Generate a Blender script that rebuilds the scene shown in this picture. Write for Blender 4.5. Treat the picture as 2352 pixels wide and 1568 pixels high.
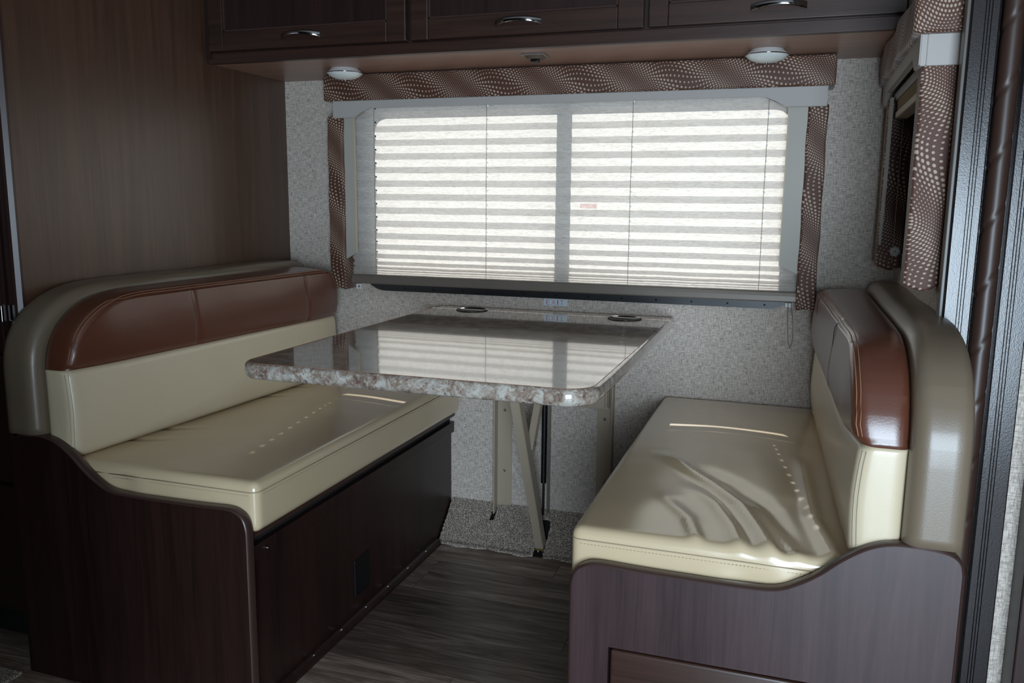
import bpy, bmesh, math, random
from mathutils import Vector, Matrix, noise
random.seed(7)
PI = math.pi
for o in list(bpy.data.objects): bpy.data.objects.remove(o)
scn = bpy.context.scene
C = scn.collection

# ---------------------------------------------------------------- camera, world, lights, exposure
cd = bpy.data.cameras.new('camera'); cam = bpy.data.objects.new('camera', cd); C.objects.link(cam)
cam.location = (1.59273, -2.41667, 1.06022)
cam.rotation_euler = (1.405865, -0.00988, 0.325678)
cd.sensor_width = 36; cd.lens = 1924.65/2352*36; cd.clip_start = 0.02
scn.camera = cam
scn.view_settings.view_transform = 'Standard'; scn.view_settings.look = 'None'
scn.view_settings.gamma = 1; scn.view_settings.use_curve_mapping = False
scn.view_settings.exposure = 0.0
w = bpy.data.worlds.new('sky'); scn.world = w; w.use_nodes = True
bg = w.node_tree.nodes['Background']; bg.inputs[0].default_value = (0.74, 0.86, 1.0, 1); bg.inputs[1].default_value = 0.9
sd = bpy.data.lights.new('sun', 'SUN'); sd.energy = 8.2; sd.angle = math.radians(0.55); sd.color = (1.0, 0.95, 0.91)
sun = bpy.data.objects.new('sun', sd); C.objects.link(sun)
sun.rotation_euler = Vector((0.165, -1, -0.85)).to_track_quat('-Z', 'Y').to_euler()
def area(name, loc, to, sx, sy, power, col):
    d = bpy.data.lights.new(name, 'AREA'); d.shape = 'RECTANGLE'; d.size = sx; d.size_y = sy; d.energy = power; d.color = col
    o = bpy.data.objects.new(name, d); C.objects.link(o); o.location = loc
    o.rotation_euler = (Vector(to)-Vector(loc)).to_track_quat('-Z', 'Y').to_euler(); return o
# daylight standing in the open entrance door behind the photographer
area('door_daylight', (2.05, -3.36, 0.68), (2.05, 0, 0.68), 0.86, 1.08, 74, (0.69, 0.85, 1.0))

# ---------------------------------------------------------------- material helpers
class NT:
    def __init__(s, name):
        s.m = bpy.data.materials.new(name); s.m.use_nodes = True; s.t = s.m.node_tree; s.n = s.t.nodes; s.l = s.t.links
        s.p = s.n['Principled BSDF']; s.out = s.n['Material Output']
    def node(s, typ, **kw):
        n = s.n.new(typ)
        for k, v in kw.items(): setattr(n, k, v)
        return n
    def inp(s, n, key, v):
        i = n.inputs[key]
        if isinstance(v, bpy.types.NodeSocket): s.l.new(v, i)
        else:
            if hasattr(i.default_value, '__len__') and not hasattr(v, '__len__'): v = (v, v, v)
            i.default_value = v
    def math(s, op, a, b=0.0, c=None):
        n = s.node('ShaderNodeMath', operation=op); s.inp(n, 0, a); s.inp(n, 1, b)
        if c is not None: s.inp(n, 2, c)
        return n.outputs[0]
    def coord(s, kind='Object'): return s.node('ShaderNodeTexCoord').outputs[kind]
    def xyz(s, v):
        n = s.node('ShaderNodeSeparateXYZ'); s.l.new(v, n.inputs[0]); return n.outputs
    def comb(s, x, y, z):
        n = s.node('ShaderNodeCombineXYZ'); s.inp(n, 0, x); s.inp(n, 1, y); s.inp(n, 2, z); return n.outputs[0]
    def mapp(s, v, scale, loc=(0, 0, 0), rot=(0, 0, 0)):
        n = s.node('ShaderNodeMapping'); s.l.new(v, n.inputs[0]); n.inputs['Scale'].default_value = scale
        n.inputs['Location'].default_value = loc; n.inputs['Rotation'].default_value = rot; return n.outputs[0]
    def noise(s, v, scale, detail=3, rough=0.55, dist=0.0, out='Fac'):
        n = s.node('ShaderNodeTexNoise'); s.l.new(v, n.inputs['Vector']); n.inputs['Scale'].default_value = scale
        n.inputs['Detail'].default_value = detail; n.inputs['Roughness'].default_value = rough; n.inputs['Distortion'].default_value = dist
        return n.outputs[out]
    def ramp(s, f, stops, interp='LINEAR'):
        n = s.node('ShaderNodeValToRGB'); n.color_ramp.interpolation = interp; s.l.new(f, n.inputs[0]); e = n.color_ramp.elements
        while len(e) < len(stops): e.new(0.5)
        for i, (p, c) in enumerate(stops): e[i].position = p; e[i].color = (*c, 1) if len(c) == 3 else c
        return n.outputs[0]
    def mix(s, f, a, b, bt='MIX'):
        n = s.node('ShaderNodeMix', data_type='RGBA', blend_type=bt); s.inp(n, 0, f)
        for k, v in ((6, a), (7, b)):
            if isinstance(v, bpy.types.NodeSocket): s.l.new(v, n.inputs[k])
            else: n.inputs[k].default_value = (*v, 1)
        return n.outputs[2]
    def bump(s, h, strength, dist=0.001):
        n = s.node('ShaderNodeBump'); s.l.new(h, n.inputs['Height']); n.inputs['Strength'].default_value = strength
        n.inputs['Distance'].default_value = dist; s.l.new(n.outputs[0], s.p.inputs['Normal']); return n.outputs[0]
    def set(s, **kw):
        for k, v in kw.items():
            k = {'color': 'Base Color', 'rough': 'Roughness', 'metal': 'Metallic', 'coat': 'Coat Weight', 'coatr': 'Coat Roughness', 'spec': 'Specular IOR Level', 'sheen': 'Sheen Weight'}.get(k, k)
            i = s.p.inputs[k]
            if isinstance(v, bpy.types.NodeSocket): s.l.new(v, i)
            else: i.default_value = (*v, 1) if hasattr(v, '__len__') and len(v) == 3 else v
        return s.m
def plain(name, col, rough=0.5, metal=0.0, **kw): return NT(name).set(color=col, rough=rough, metal=metal, **kw)

def wood(name, c1, c2, axis='z', rough=0.38, scale=1.0, spec=0.5):
    t = NT(name); v = t.coord()
    sc = {'z': (34, 34, 1.6), 'x': (1.6, 34, 34), 'y': (34, 1.6, 34)}[axis]
    v1 = t.mapp(v, tuple(k*scale for k in sc))
    a = t.noise(v1, 1.0, 5, 0.6, 0.9); b = t.noise(t.mapp(v, tuple(k*6*scale for k in sc)), 1.0, 3, 0.6, 0.2)
    g = t.noise(t.mapp(v, tuple(k*.12*scale for k in sc)), 1.0, 2, 0.5, 0.3)
    f = t.math('ADD', t.math('MULTIPLY', a, 0.6), t.math('ADD', t.math('MULTIPLY', b, 0.25), t.math('MULTIPLY', g, 0.35)))
    col = t.ramp(f, [(0.40, c1), (0.78, c2)])
    t.bump(b, 0.15, 0.0006)
    return t.set(color=col, rough=rough, spec=spec)

def fabric(name, uv):
    """brown cloth printed with swirling bands of cream dots; uv = 'xz' runs along x, 'zx' runs along z, 'yz' runs along y"""
    t = NT(name); s = t.xyz(t.coord()); h = t.math('ADD', s[0], s[1])
    if uv == 'xz': u, v = h, s[2]
    elif uv == 'yz': u, v = t.math('SUBTRACT', s[1], s[0]), s[2]
    else: u, v = s[2], h
    L, pitch = 0.25, 0.0076
    ph = t.math('MULTIPLY', u, 2*PI/L)
    sn = t.math('SINE', ph)
    wid = t.math('ADD', t.math('MULTIPLY', t.math('SINE', t.math('ADD', ph, 0.6)), 0.30), 0.95)       # local band width
    vv = t.math('ADD', v, t.math('MULTIPLY', sn, 0.016))
    vv = t.math('ADD', vv, t.math('MULTIPLY', t.math('SINE', t.math('ADD', t.math('MULTIPLY', v, 62.0), ph)), 0.006))
    vc = t.math('DIVIDE', t.math('DIVIDE', vv, pitch), wid)
    row = t.math('FLOOR', vc)
    uc = t.math('ADD', t.math('DIVIDE', u, pitch), t.math('MULTIPLY', t.math('COSINE', t.math('ADD', ph, 0.6)), 1.9*L/pitch/ (2*PI) * 0.17))
    uc = t.math('ADD', uc, t.math('MULTIPLY', row, 0.37))
    du = t.math('SUBTRACT', t.math('FRACT', uc), 0.5); dv = t.math('SUBTRACT', t.math('FRACT', vc), 0.5)
    d = t.math('SQRT', t.math('ADD', t.math('MULTIPLY', du, du), t.math('MULTIPLY', dv, dv)))
    rad = t.math('ADD', t.math('MULTIPLY', t.math('SINE', t.math('ADD', t.math('MULTIPLY', v, 70.0), t.math('MULTIPLY', ph, 2.0))), 0.07), 0.255)
    m = t.math('LESS_THAN', d, rad)
    n = t.noise(t.coord(), 900, 2)
    col = t.mix(m, (0.085, 0.030, 0.016), (0.46, 0.35, 0.26))
    t.bump(n, 0.25, 0.0006)
    return t.set(color=col, rough=0.62, sheen=0.15)

def vinyl(name, col, rough=0.33, coat=0.25, grain=0.25, sc=420, warm=None, gw=0.25):
    t = NT(name); v = t.coord()
    n = t.node('ShaderNodeTexVoronoi', feature='F1'); t.l.new(v, n.inputs['Vector']); n.inputs['Scale'].default_value = sc
    g = t.noise(v, 60, 4, 0.6); h = t.math('ADD', n.outputs['Distance'], t.math('MULTIPLY', g, gw))
    t.bump(h, grain, 0.0006)
    big = t.noise(v, 5, 2)
    c2 = warm or tuple(k*0.86 for k in col)
    return t.set(color=t.mix(big, c2, col), rough=t.math('ADD', t.math('MULTIPLY', g, 0.03), rough-0.015), coat=coat, coatr=0.22)

def wallpaper():
    t = NT('woven_linen_wallcovering'); v = t.coord(); s = t.xyz(v); h = t.math('ADD', s[0], s[1])
    P = t.comb(h, 0.0, s[2])
    a = t.noise(t.mapp(P, (55, 1, 400)), 1.0, 3, 0.7, 0.0); b = t.noise(t.mapp(P, (400, 1, 55)), 1.0, 3, 0.7, 0.0)
    f = t.math('ADD', t.math('MULTIPLY', t.math('MINIMUM', a, b), 0.55), t.math('MULTIPLY', t.math('ADD', a, b), 0.225))
    g = t.noise(P, 9, 3)
    col = t.ramp(f, [(0.34, (0.17, 0.145, 0.125)), (0.46, (0.45, 0.385, 0.33)), (0.56, (0.72, 0.63, 0.545))])
    col = t.mix(t.math('MULTIPLY', g, 0.3), col, (0.52, 0.47, 0.42))
    t.bump(f, 0.25, 0.0010)
    return t.set(color=col, rough=0.72)

def granite(name='speckled_granite_laminate'):
    t = NT(name); v = t.coord()
    a = t.noise(v, 34, 6, 0.68, 0.8); b = t.noise(t.mapp(v, (1, 1, 1), (3, 1, 2)), 110, 5, 0.7, 0.9); c = t.noise(t.mapp(v, (1, 1, 1), (8, 3, 5)), 85, 4, 0.65, 0.7)
    base = t.ramp(a, [(0.33, (0.13, 0.088, 0.068)), (0.47, (0.29, 0.225, 0.18)), (0.62, (0.50, 0.475, 0.42))])
    base = t.mix(t.ramp(b, [(0.53, (0, 0, 0)), (0.70, (1, 1, 1))]), base, (0.62, 0.575, 0.49))
    base = t.mix(t.ramp(c, [(0.60, (0, 0, 0)), (0.66, (1, 1, 1))]), base, (0.18, 0.085, 0.075))
    base = t.mix(t.ramp(b, [(0.33, (1, 1, 1)), (0.40, (0, 0, 0))]), base, (0.085, 0.07, 0.085))
    return t.set(color=base, rough=0.10, spec=0.6, coat=1.0, coatr=0.04)

def plank_mat():
    t = NT('grey_brown_vinyl_plank'); v = t.coord()
    r = t.node('ShaderNodeObjectInfo').outputs['Random']
    vo = t.node('ShaderNodeVectorMath', operation='ADD'); t.l.new(v, vo.inputs[0]); t.l.new(t.comb(t.math('MULTIPLY', r, 30), t.math('MULTIPLY', r, 17), 0.0), vo.inputs[1]); v = vo.outputs[0]
    a = t.noise(t.mapp(v, (3, 28, 10)), 1.0, 6, 0.65, 1.3); b = t.noise(t.mapp(v, (10, 190, 10)), 1.0, 4, 0.6, 0.3)
    f = t.math('ADD', t.math('MULTIPLY', a, 0.7), t.math('MULTIPLY', b, 0.3))
    col = t.ramp(f, [(0.36, (0.060, 0.041, 0.033)), (0.50, (0.17, 0.122, 0.098)), (0.64, (0.36, 0.285, 0.24))])
    k = t.math('ADD', t.math('MULTIPLY', r, 1.1), 0.5)
    m = t.node('ShaderNodeMix', data_type='RGBA', blend_type='MULTIPLY'); m.inputs[0].default_value = 1; t.l.new(col, m.inputs[6])
    t.l.new(t.comb(k, k, k), m.inputs[7])
    t.bump(b, 0.2, 0.0006)
    return t.set(color=m.outputs[2], rough=0.36)

def carpet_mat():
    t = NT('speckled_taupe_carpet'); v = t.coord()
    a = t.noise(v, 330, 2, 0.7); b = t.noise(v, 25, 2)
    col = t.ramp(a, [(0.36, (0.06, 0.047, 0.037)), (0.48, (0.22, 0.175, 0.14)), (0.58, (0.72, 0.62, 0.52))])
    return t.set(color=t.mix(t.math('MULTIPLY', b, 0.35), col, (0.14, 0.115, 0.095)), rough=0.95)

def shade_mat():
    t = NT('pleated_shade_fabric'); v = t.coord()
    a = t.noise(t.mapp(v, (25, 200, 220)), 1.0, 5, 0.7, 1.6); b = t.noise(t.mapp(v, (90, 400, 420)), 1.0, 3, 0.6, 0.6)
    f = t.math('ADD', t.math('MULTIPLY', a, 0.6), t.math('MULTIPLY', b, 0.4))
    col = t.ramp(f, [(0.30, (0.50, 0.465, 0.43)), (0.50, (0.78, 0.74, 0.70)), (0.70, (0.93, 0.895, 0.865))])
    t.n.remove(t.p)
    d = t.node('ShaderNodeBsdfDiffuse'); tr = t.node('ShaderNodeBsdfTranslucent'); mx = t.node('ShaderNodeMixShader')
    t.l.new(col, d.inputs[0]); t.l.new(col, tr.inputs[0]); mx.inputs[0].default_value = 0.46
    t.l.new(d.outputs[0], mx.inputs[1]); t.l.new(tr.outputs[0], mx.inputs[2]); t.l.new(mx.outputs[0], t.out.inputs[0]); return t.m

def pane_mat(name, tint):
    t = NT(name); t.n.remove(t.p)
    tr = t.node('ShaderNodeBsdfTransparent'); tr.inputs[0].default_value = (*tint, 1)
    g = t.node('ShaderNodeBsdfGlossy'); g.inputs['Roughness'].default_value = 0.02
    fr = t.node('ShaderNodeFresnel'); fr.inputs[0].default_value = 1.45; mx = t.node('ShaderNodeMixShader')
    t.l.new(fr.outputs[0], mx.inputs[0]); t.l.new(tr.outputs[0], mx.inputs[1]); t.l.new(g.outputs[0], mx.inputs[2]); t.l.new(mx.outputs[0], t.out.inputs[0]); return t.m

M = dict(
    paper=wallpaper(), granite=granite(), plank=plank_mat(), carpet=carpet_mat(), shade=shade_mat(),
    dark=wood('espresso_cherry_wood', (0.009, 0.0036, 0.0030), (0.032, 0.0125, 0.0100), 'z'),
    darkx=wood('espresso_cherry_wood_cross_grain', (0.014, 0.006, 0.004), (0.055, 0.024, 0.016), 'x'),
    bench=wood('lit_bench_wood_copy', (0.020, 0.010, 0.011), (0.062, 0.033, 0.034), 'z', 0.36),  # lighter copy of the dark wood, light on the right bench painted in
    panel=wood('brown_cherry_wall_panel', (0.038, 0.016, 0.008), (0.108, 0.050, 0.027), 'z', 0.37, 1.0, 0.9),
    under=wood('pale_cherry_underside', (0.22, 0.115, 0.075), (0.36, 0.20, 0.14), 'x', 0.33, 1.4),
    band=plain('dark_edge_banding', (0.050, 0.026, 0.022), 0.30),
    fascia=NT('dark_embossed_moulding'),
    rope=plain('bronze_rope_moulding', (0.040, 0.020, 0.014), 0.42),
    fabx=fabric('dotted_brown_cloth_long', 'xz'), fabz=fabric('dotted_brown_cloth_tall', 'zx'), faby=fabric('dotted_brown_cloth_side', 'yz'),
    cornice=plain('grey_padded_vinyl', (0.44, 0.41, 0.38), 0.62),
    wing=plain('grey_green_wing_board', (0.42, 0.39, 0.34), 0.55),
    beige_edge=plain('cream_board_edge', (0.55, 0.45, 0.30), 0.5),
    cream=vinyl('cream_vinyl', (0.64, 0.54, 0.38), 0.36, 0.30, 0.06, warm=(0.60, 0.49, 0.33)),
    seat=vinyl('cream_vinyl_seat', (0.64, 0.51, 0.335), 0.24, 0.9, 0.03, warm=(0.60, 0.46, 0.28)),
    brown=vinyl('chestnut_vinyl', (0.115, 0.036, 0.019), 0.34, 0.55, 0.16, 330, gw=1.2),
    taupe=vinyl('taupe_vinyl', (0.185, 0.140, 0.095), 0.38, 0.25, 0.15),
    thread_tan=plain('tan_thread', (0.30, 0.15, 0.08), 0.6), thread_cream=plain('cream_thread', (0.46, 0.40, 0.30), 0.6),
    seam_dark=plain('dark_seam', (0.05, 0.02, 0.013), 0.6), seam_taupe=plain('taupe_seam', (0.33, 0.26, 0.17), 0.7),
    black=plain('black_frame_paint', (0.008, 0.009, 0.011), 0.35), blackp=plain('black_plastic', (0.006, 0.006, 0.007), 0.28),
    chrome=plain('dark_chrome', (0.42, 0.42, 0.43), 0.10, 1.0), steel=plain('zinc_steel', (0.55, 0.56, 0.58), 0.3, 1.0),
    beige=plain('beige_powder_coat', (0.42, 0.34, 0.25), 0.42), rail=plain('bronze_blind_rail', (0.21, 0.18, 0.15), 0.33, 0.25),
    lens=plain('frosted_white_lens', (0.75, 0.78, 0.74), 0.30, **{'Subsurface Weight': 0.0}), white=plain('white_plastic', (0.7, 0.7, 0.69), 0.4),
    decal=plain('pale_blue_white_decal', (0.60, 0.68, 0.74), 0.35), red=plain('crimson_print', (0.42, 0.02, 0.07), 0.45), redfilm=pane_mat('red_film', (0.95, 0.74, 0.72)),
    cord=plain('grey_cord', (0.20, 0.18, 0.16), 0.7), pane=pane_mat('clear_pane', (0.90, 0.93, 0.93)), tint=pane_mat('deep_tinted_pane', (0.012, 0.016, 0.022)),
    trimw=plain('grey_edge_trim', (0.08, 0.07, 0.06), 0.4), roof=plain('matt_off_white_ceiling', (0.40, 0.38, 0.35), 0.8),
    ground=plain('pale_concrete', (0.42, 0.38, 0.33), 0.9), shell=plain('white_gelcoat', (0.7, 0.7, 0.7), 0.4),
    gap=plain('black_gap', (0.004, 0.003, 0.003), 0.9), support=wood('board_under_cushion', (0.03, 0.014, 0.009), (0.07, 0.034, 0.024), 'y'),
)
t = M['fascia']; nz = t.noise(t.mapp(t.coord(), (1, 1, .7)), 520, 3, 0.6); t.bump(nz, 0.22, 0.0008)
M['fascia'] = t.set(color=(0.014, 0.010, 0.010), rough=0.21)

# ---------------------------------------------------------------- object helpers
def obj(name, bm, mat, parent=None, smooth=False, label=None, loc=None):
    me = bpy.data.meshes.new(name)
    base = Vector(loc) if loc is not None else (wloc(parent) if parent else Vector((0, 0, 0)))
    bmesh.ops.recalc_face_normals(bm, faces=bm.faces[:])
    for v in bm.verts: v.co -= base
    if smooth:
        for f in bm.faces: f.smooth = True
    bm.to_mesh(me); bm.free(); me.materials.append(mat)
    o = bpy.data.objects.new(name, me); C.objects.link(o)
    if parent: o.parent = parent; o.location = base - wloc(parent)
    else: o.location = base
    if label: o['label'] = label
    if smooth == 'auto':
        try: me.set_sharp_from_angle(angle=math.radians(38))
        except Exception: pass
    return o
def wloc(o):
    v = Vector((0, 0, 0))
    while o is not None: v += o.location; o = o.parent
    return v
def thing(name, label, cat, loc, group=None):
    o = bpy.data.objects.new(name, None); C.objects.link(o); o.location = loc; o.empty_display_size = 0.05
    o['label'] = label; o['category'] = cat
    if group: o['group'] = group
    return o
def tag(o, label, cat, group=None):
    o['label'] = label; o['category'] = cat
    if group: o['group'] = group
    return o
def struct(name, bm, mat, parent=None, **kw):
    o = obj(name, bm, mat, parent, **kw)
    if not parent: o['kind'] = 'structure'
    return o
def box(bm, x0, x1, y0, y1, z0, z1, bev=0.0, seg=2):
    vs = [bm.verts.new((x, y, z)) for z in (z0, z1) for y in (y0, y1) for x in (x0, x1)]
    fs = [bm.faces.new([vs[i] for i in q]) for q in ((0, 2, 3, 1), (4, 5, 7, 6), (0, 1, 5, 4), (2, 6, 7, 3), (0, 4, 6, 2), (1, 3, 7, 5))]
    if bev:
        es = list({e for f in fs for e in f.edges})
        bmesh.ops.bevel(bm, geom=es, offset=bev, segments=seg, affect='EDGES', profile=0.5)
    return bm
def B(*a, **k): return box(bmesh.new(), *a, **k)
def prism(bm, pts, axis, a, b, bev=0.0, seg=2):
    """closed outline pts (2D) swept from a to b along axis"""
    def P(p, s): return {'x': (s, p[0], p[1]), 'y': (p[0], s, p[1]), 'z': (p[0], p[1], s)}[axis]
    A = [bm.verts.new(P(p, a)) for p in pts]; Bv = [bm.verts.new(P(p, b)) for p in pts]; n = len(pts)
    fa = bm.faces.new(A); fb = bm.faces.new(Bv[::-1])
    for i in range(n): bm.faces.new((A[i], Bv[i], Bv[(i+1) % n], A[(i+1) % n]))
    if bev: bmesh.ops.bevel(bm, geom=list(fa.edges)+list(fb.edges), offset=bev, segments=seg, affect='EDGES')
    return bm
def tube(bm, pts, r, n=8, caps=True, rz=None):
    pts = [Vector(p) for p in pts]; rings = []
    for i, p in enumerate(pts):
        d = (pts[min(i+1, len(pts)-1)]-pts[max(i-1, 0)]).normalized()
        up = Vector((0, 0, 1)) if abs(d.z) < 0.9 else Vector((0, 1, 0))
        a = d.cross(up).normalized(); b = a.cross(d).normalized(); rr = r[i] if hasattr(r, '__len__') else r
        rings.append([bm.verts.new(p+a*math.cos(2*PI*k/n)*rr+b*math.sin(2*PI*k/n)*(rz or rr)) for k in range(n)])
    for i in range(len(rings)-1):
        for k in range(n): bm.faces.new((rings[i][k], rings[i][(k+1) % n], rings[i+1][(k+1) % n], rings[i+1][k]))
    if caps: bm.faces.new(rings[0][::-1]); bm.faces.new(rings[-1])
    return bm
def lathe(bm, prof, c, axis='z', n=40):
    """prof = [(radius, height)...] turned about axis through c"""
    rings = []
    for r, h in prof:
        ring = []
        for k in range(n if r > 1e-6 else 1):
            a = 2*PI*k/n; u, v = r*math.cos(a), r*math.sin(a)
            ring.append(bm.verts.new(Vector(c)+Vector({'z': (u, v, h), 'y': (u, h, v), 'x': (h, u, v)}[axis])))
        rings.append(ring)
    for A, Bq in zip(rings, rings[1:]):
        for k in range(n):
            if len(A) == 1 and len(Bq) == 1: continue
            if len(A) == 1: bm.faces.new((A[0], Bq[k], Bq[(k+1) % n]))
            elif len(Bq) == 1: bm.faces.new((A[k], A[(k+1) % n], Bq[0]))
            else: bm.faces.new((A[k], A[(k+1) % n], Bq[(k+1) % n], Bq[k]))
    return bm
def rrect(x0, x1, z0, z1, r, n=8):
    pts = []
    for cx, cz, a0 in ((x1-r, z1-r, 0), (x0+r, z1-r, PI/2), (x0+r, z0+r, PI), (x1-r, z0+r, 3*PI/2)):
        for i in range(n+1):
            a = a0+PI/2*i/n; pts.append((cx+r*math.cos(a), cz+r*math.sin(a)))
    return pts
def ring(bm, outer, inner, axis, a, b):
    """flat frame between two outlines of equal point count"""
    def P(p, s): return {'x': (s, p[0], p[1]), 'y': (p[0], s, p[1]), 'z': (p[0], p[1], s)}[axis]
    n = len(outer); L = [[bm.verts.new(P(p, s)) for p in o] for s in (a, b) for o in (outer, inner)]
    for i in range(n):
        j = (i+1) % n
        bm.faces.new((L[0][i], L[0][j], L[1][j], L[1][i])); bm.faces.new((L[2][i], L[3][i], L[3][j], L[2][j]))
        bm.faces.new((L[0][i], L[2][i], L[2][j], L[0][j])); bm.faces.new((L[1][i], L[1][j], L[3][j], L[3][i]))
    return bm
def catmull(pts, k=6):
    out = []; n = len(pts)
    for i in range(n-1):
        p0, p1, p2, p3 = (Vector(pts[max(i-1, 0)]), Vector(pts[i]), Vector(pts[i+1]), Vector(pts[min(i+2, n-1)]))
        for s in range(k):
            u = s/k; out.append(tuple(0.5*((2*p1)+(p2-p0)*u+(2*p0-5*p1+4*p2-p3)*u*u+(3*p1-p0-3*p2+p3)*u**3)))
    out.append(tuple(pts[-1])); return out
def screw(parent, p, axis, r=0.004, mat='steel', name='screw'):
    bm = bmesh.new(); lathe(bm, [(0, 0.0028), (r*.3, 0.0028), (r*.34, 0.0018), (r*.6, 0.0026), (r, 0.0012), (r, -0.001), (0, -0.001)], (0, 0, 0), 'z', 12)
    q = Vector(axis).to_track_quat('Z', 'Y').to_matrix().to_4x4(); bmesh.ops.transform(bm, matrix=Matrix.Translation(Vector(p)) @ q, verts=bm.verts)
    return obj(name, bm, M[mat], parent, smooth='auto')
def soft_box(x0, x1, y0, y1, z0, z1, r, n=(40, 60, 10), disp=None):
    """rounded cushion block on a dense grid so that it can be wrinkled"""
    bm = bmesh.new()
    def ax(a, b, m):
        e = [a+r*(1-math.cos(PI/2*i/5)) for i in range(6)]; s = [a+r+(b-a-2*r)*i/m for i in range(1, m)]
        return e+s+[b-r*(1-math.cos(PI/2*i/5)) for i in range(5, -1, -1)]
    X, Y, Z = ax(x0, x1, n[0]), ax(y0, y1, n[1]), ax(z0, z1, n[2]); vm = {}
    def V(i, j, k):
        key = (i, j, k)
        if key not in vm:
            p = Vector((X[i], Y[j], Z[k])); q = Vector((min(max(p.x, x0+r), x1-r), min(max(p.y, y0+r), y1-r), min(max(p.z, z0+r), z1-r)))
            d = p-q
            if d.length > 1e-9: p = q+d.normalized()*r*min(1, max(abs(d.x), abs(d.y), abs(d.z))/r)
            if disp: p = p+disp(p)
            vm[key] = bm.verts.new(p)
        return vm[key]
    I, J, K = len(X)-1, len(Y)-1, len(Z)-1
    for i in range(I):
        for j in range(J):
            for k in (0, K): bm.faces.new((V(i, j, k), V(i+1, j, k), V(i+1, j+1, k), V(i, j+1, k)))
    for i in range(I):
        for k in range(K):
            for j in (0, J): bm.faces.new((V(i, j, k), V(i+1, j, k), V(i+1, j, k+1), V(i, j, k+1)))
    for j in range(J):
        for k in range(K):
            for i in (0, I): bm.faces.new((V(i, j, k), V(i, j+1, k), V(i, j+1, k+1), V(i, j, k+1)))
    return bm

MIR = 1.866                         # the right-hand bench mirrors the left-hand one about the table
def mx(side, x): return x if side == 'L' else MIR-x

# ================================================================ SETTING
# main floor: dark slab with individual planks
fl = struct('floor', B(-1.6, 3.0, -3.4, 0.05, -0.05, -0.004), M['gap'])
rows = [-0.052-0.188*i for i in range(0, 18)]
rowx = {0: [-1.6, -0.2, 0.99, 2.2, 3.0], 1: [-1.6, -0.6, 0.640, 1.86, 3.0], 2: [-1.6, -0.1, 1.12, 2.34, 3.0], 3: [-1.6, -0.7, 0.52, 1.74, 3.0], 4: [-1.6, -.3, 0.92, 2.14, 3.0]}
for i, y in enumerate(rows[:-1]):
    xs = rowx.get(i) or [-1.6]+[-1.6+(0.3+0.41*i) % 1.22+1.22*k for k in range(0, 4)]+[3.0]
    xs = [x for x in xs if x <= 3.0]
    for a, b in zip(xs, xs[1:]):
        if b-a < 0.05: continue
        obj('plank', B(a+.0007, b-.0007, y-0.188+.0007, y-.0007, -0.004, 0.0), M['plank'], fl, loc=((a+b)/2, y-0.094, 0))
# window wall of the slide-out with an opening for the long window
OX0, OX1, OZ0, OZ1 = 0.305, 1.57, 0.800, 1.396
bm = bmesh.new()
for a in ((-0.55, OX0, 0, .05, -.05, 2.0), (OX1, 1.90, 0, .05, -.05, 2.0), (OX0, OX1, 0, .05, -.05, OZ0), (OX0, OX1, 0, .05, OZ1, 2.0)): box(bm, *a)
struct('wall_back', bm, M['paper'])
struct('wall_left', B(-0.02, 0.0, -1.03, 0.0, 0, 2.0), M['panel'])
bm = bmesh.new()
WY0, WY1, WZ0, WZ1 = -0.70, -0.13, 0.935, 1.34
for a in ((1.84, 1.88, -0.79, WY0, 0, 2.0), (1.84, 1.88, WY1, 0, 0, 2.0), (1.84, 1.88, WY0, WY1, 0, WZ0), (1.84, 1.88, WY0, WY1, WZ1, 2.0)): box(bm, *a)
struct('wall_right', bm, M['paper'])
struct('ceiling', B(-1.6, 3.0, -3.4, 0.05, 2.0, 2.05), M['roof'])
bm = bmesh.new(); 
for a in ((-1.6, 1.6, -3.40, -3.32, 0, 2.0), (2.5, 3.0, -3.40, -3.32, 0, 2.0), (1.6, 2.5, -3.40, -3.32, 0, 0.12), (1.6, 2.5, -3.40, -3.32, 1.95, 2.0)): box(bm, *a)
struct('wall_rear', bm, M['dark'])
struct('wall_cabin_left', B(-1.65, -1.6, -3.4, -1.0, 0, 2.0), M['dark'])
struct('wall_cabin_right', B(3.0, 3.05, -3.4, -0.8, 0, 2.0), M['dark'])
struct('wall_cabin_front', B(1.88, 3.0, -0.79, -0.74, 0, 2.0), M['paper'])

# fascia around the slide-out opening, right-hand side: grooved board, rope, grooved board
tr = struct('trim_1', B(1.834, 1.8405, -0.812, -0.785, 0, 2.0, bev=0.0015), M['trimw'])
def grooved(x0, x1, gs, y=-0.82):
    pts = [(x0, -0.792), (x0, y+.002), (x0+.002, y)]
    for g in gs: pts += [(g-.0016, y), (g-.0010, y+.004), (g+.0010, y+.004), (g+.0016, y)]
    pts += [(x1-.002, y), (x1, y+.002), (x1, -0.792)]; return pts
for x0, x1, gs in ((1.8405, 1.8825, (1.860, 1.8645, 1.869)), (1.9235, 1.968, (1.9355, 1.940, 1.9445))):
    obj('grooved_board', prism(bmesh.new(), grooved(x0, x1, gs), 'z', 0, 2.0), M['fascia'], tr)
obj('recess_board', B(1.8825, 1.9235, -0.800, -0.792, 0, 2.0), M['fascia'], tr)
bm = bmesh.new(); NR, NZ = 40, 420; rg = []
for k in range(NZ+1):
    z = 2.0*k/NZ; rr = []
    for i in range(NR):
        a = 2*PI*i/NR; d = ((a-2*PI*z/0.107+PI) % (2*PI))-PI
        r = 0.0162*(1-0.10*math.exp(-(d/0.30)**2))
        rr.append(bm.verts.new((1.903+r*math.cos(a), -0.8005-0.0135+r*math.sin(a), z)))
    rg.append(rr)
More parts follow.
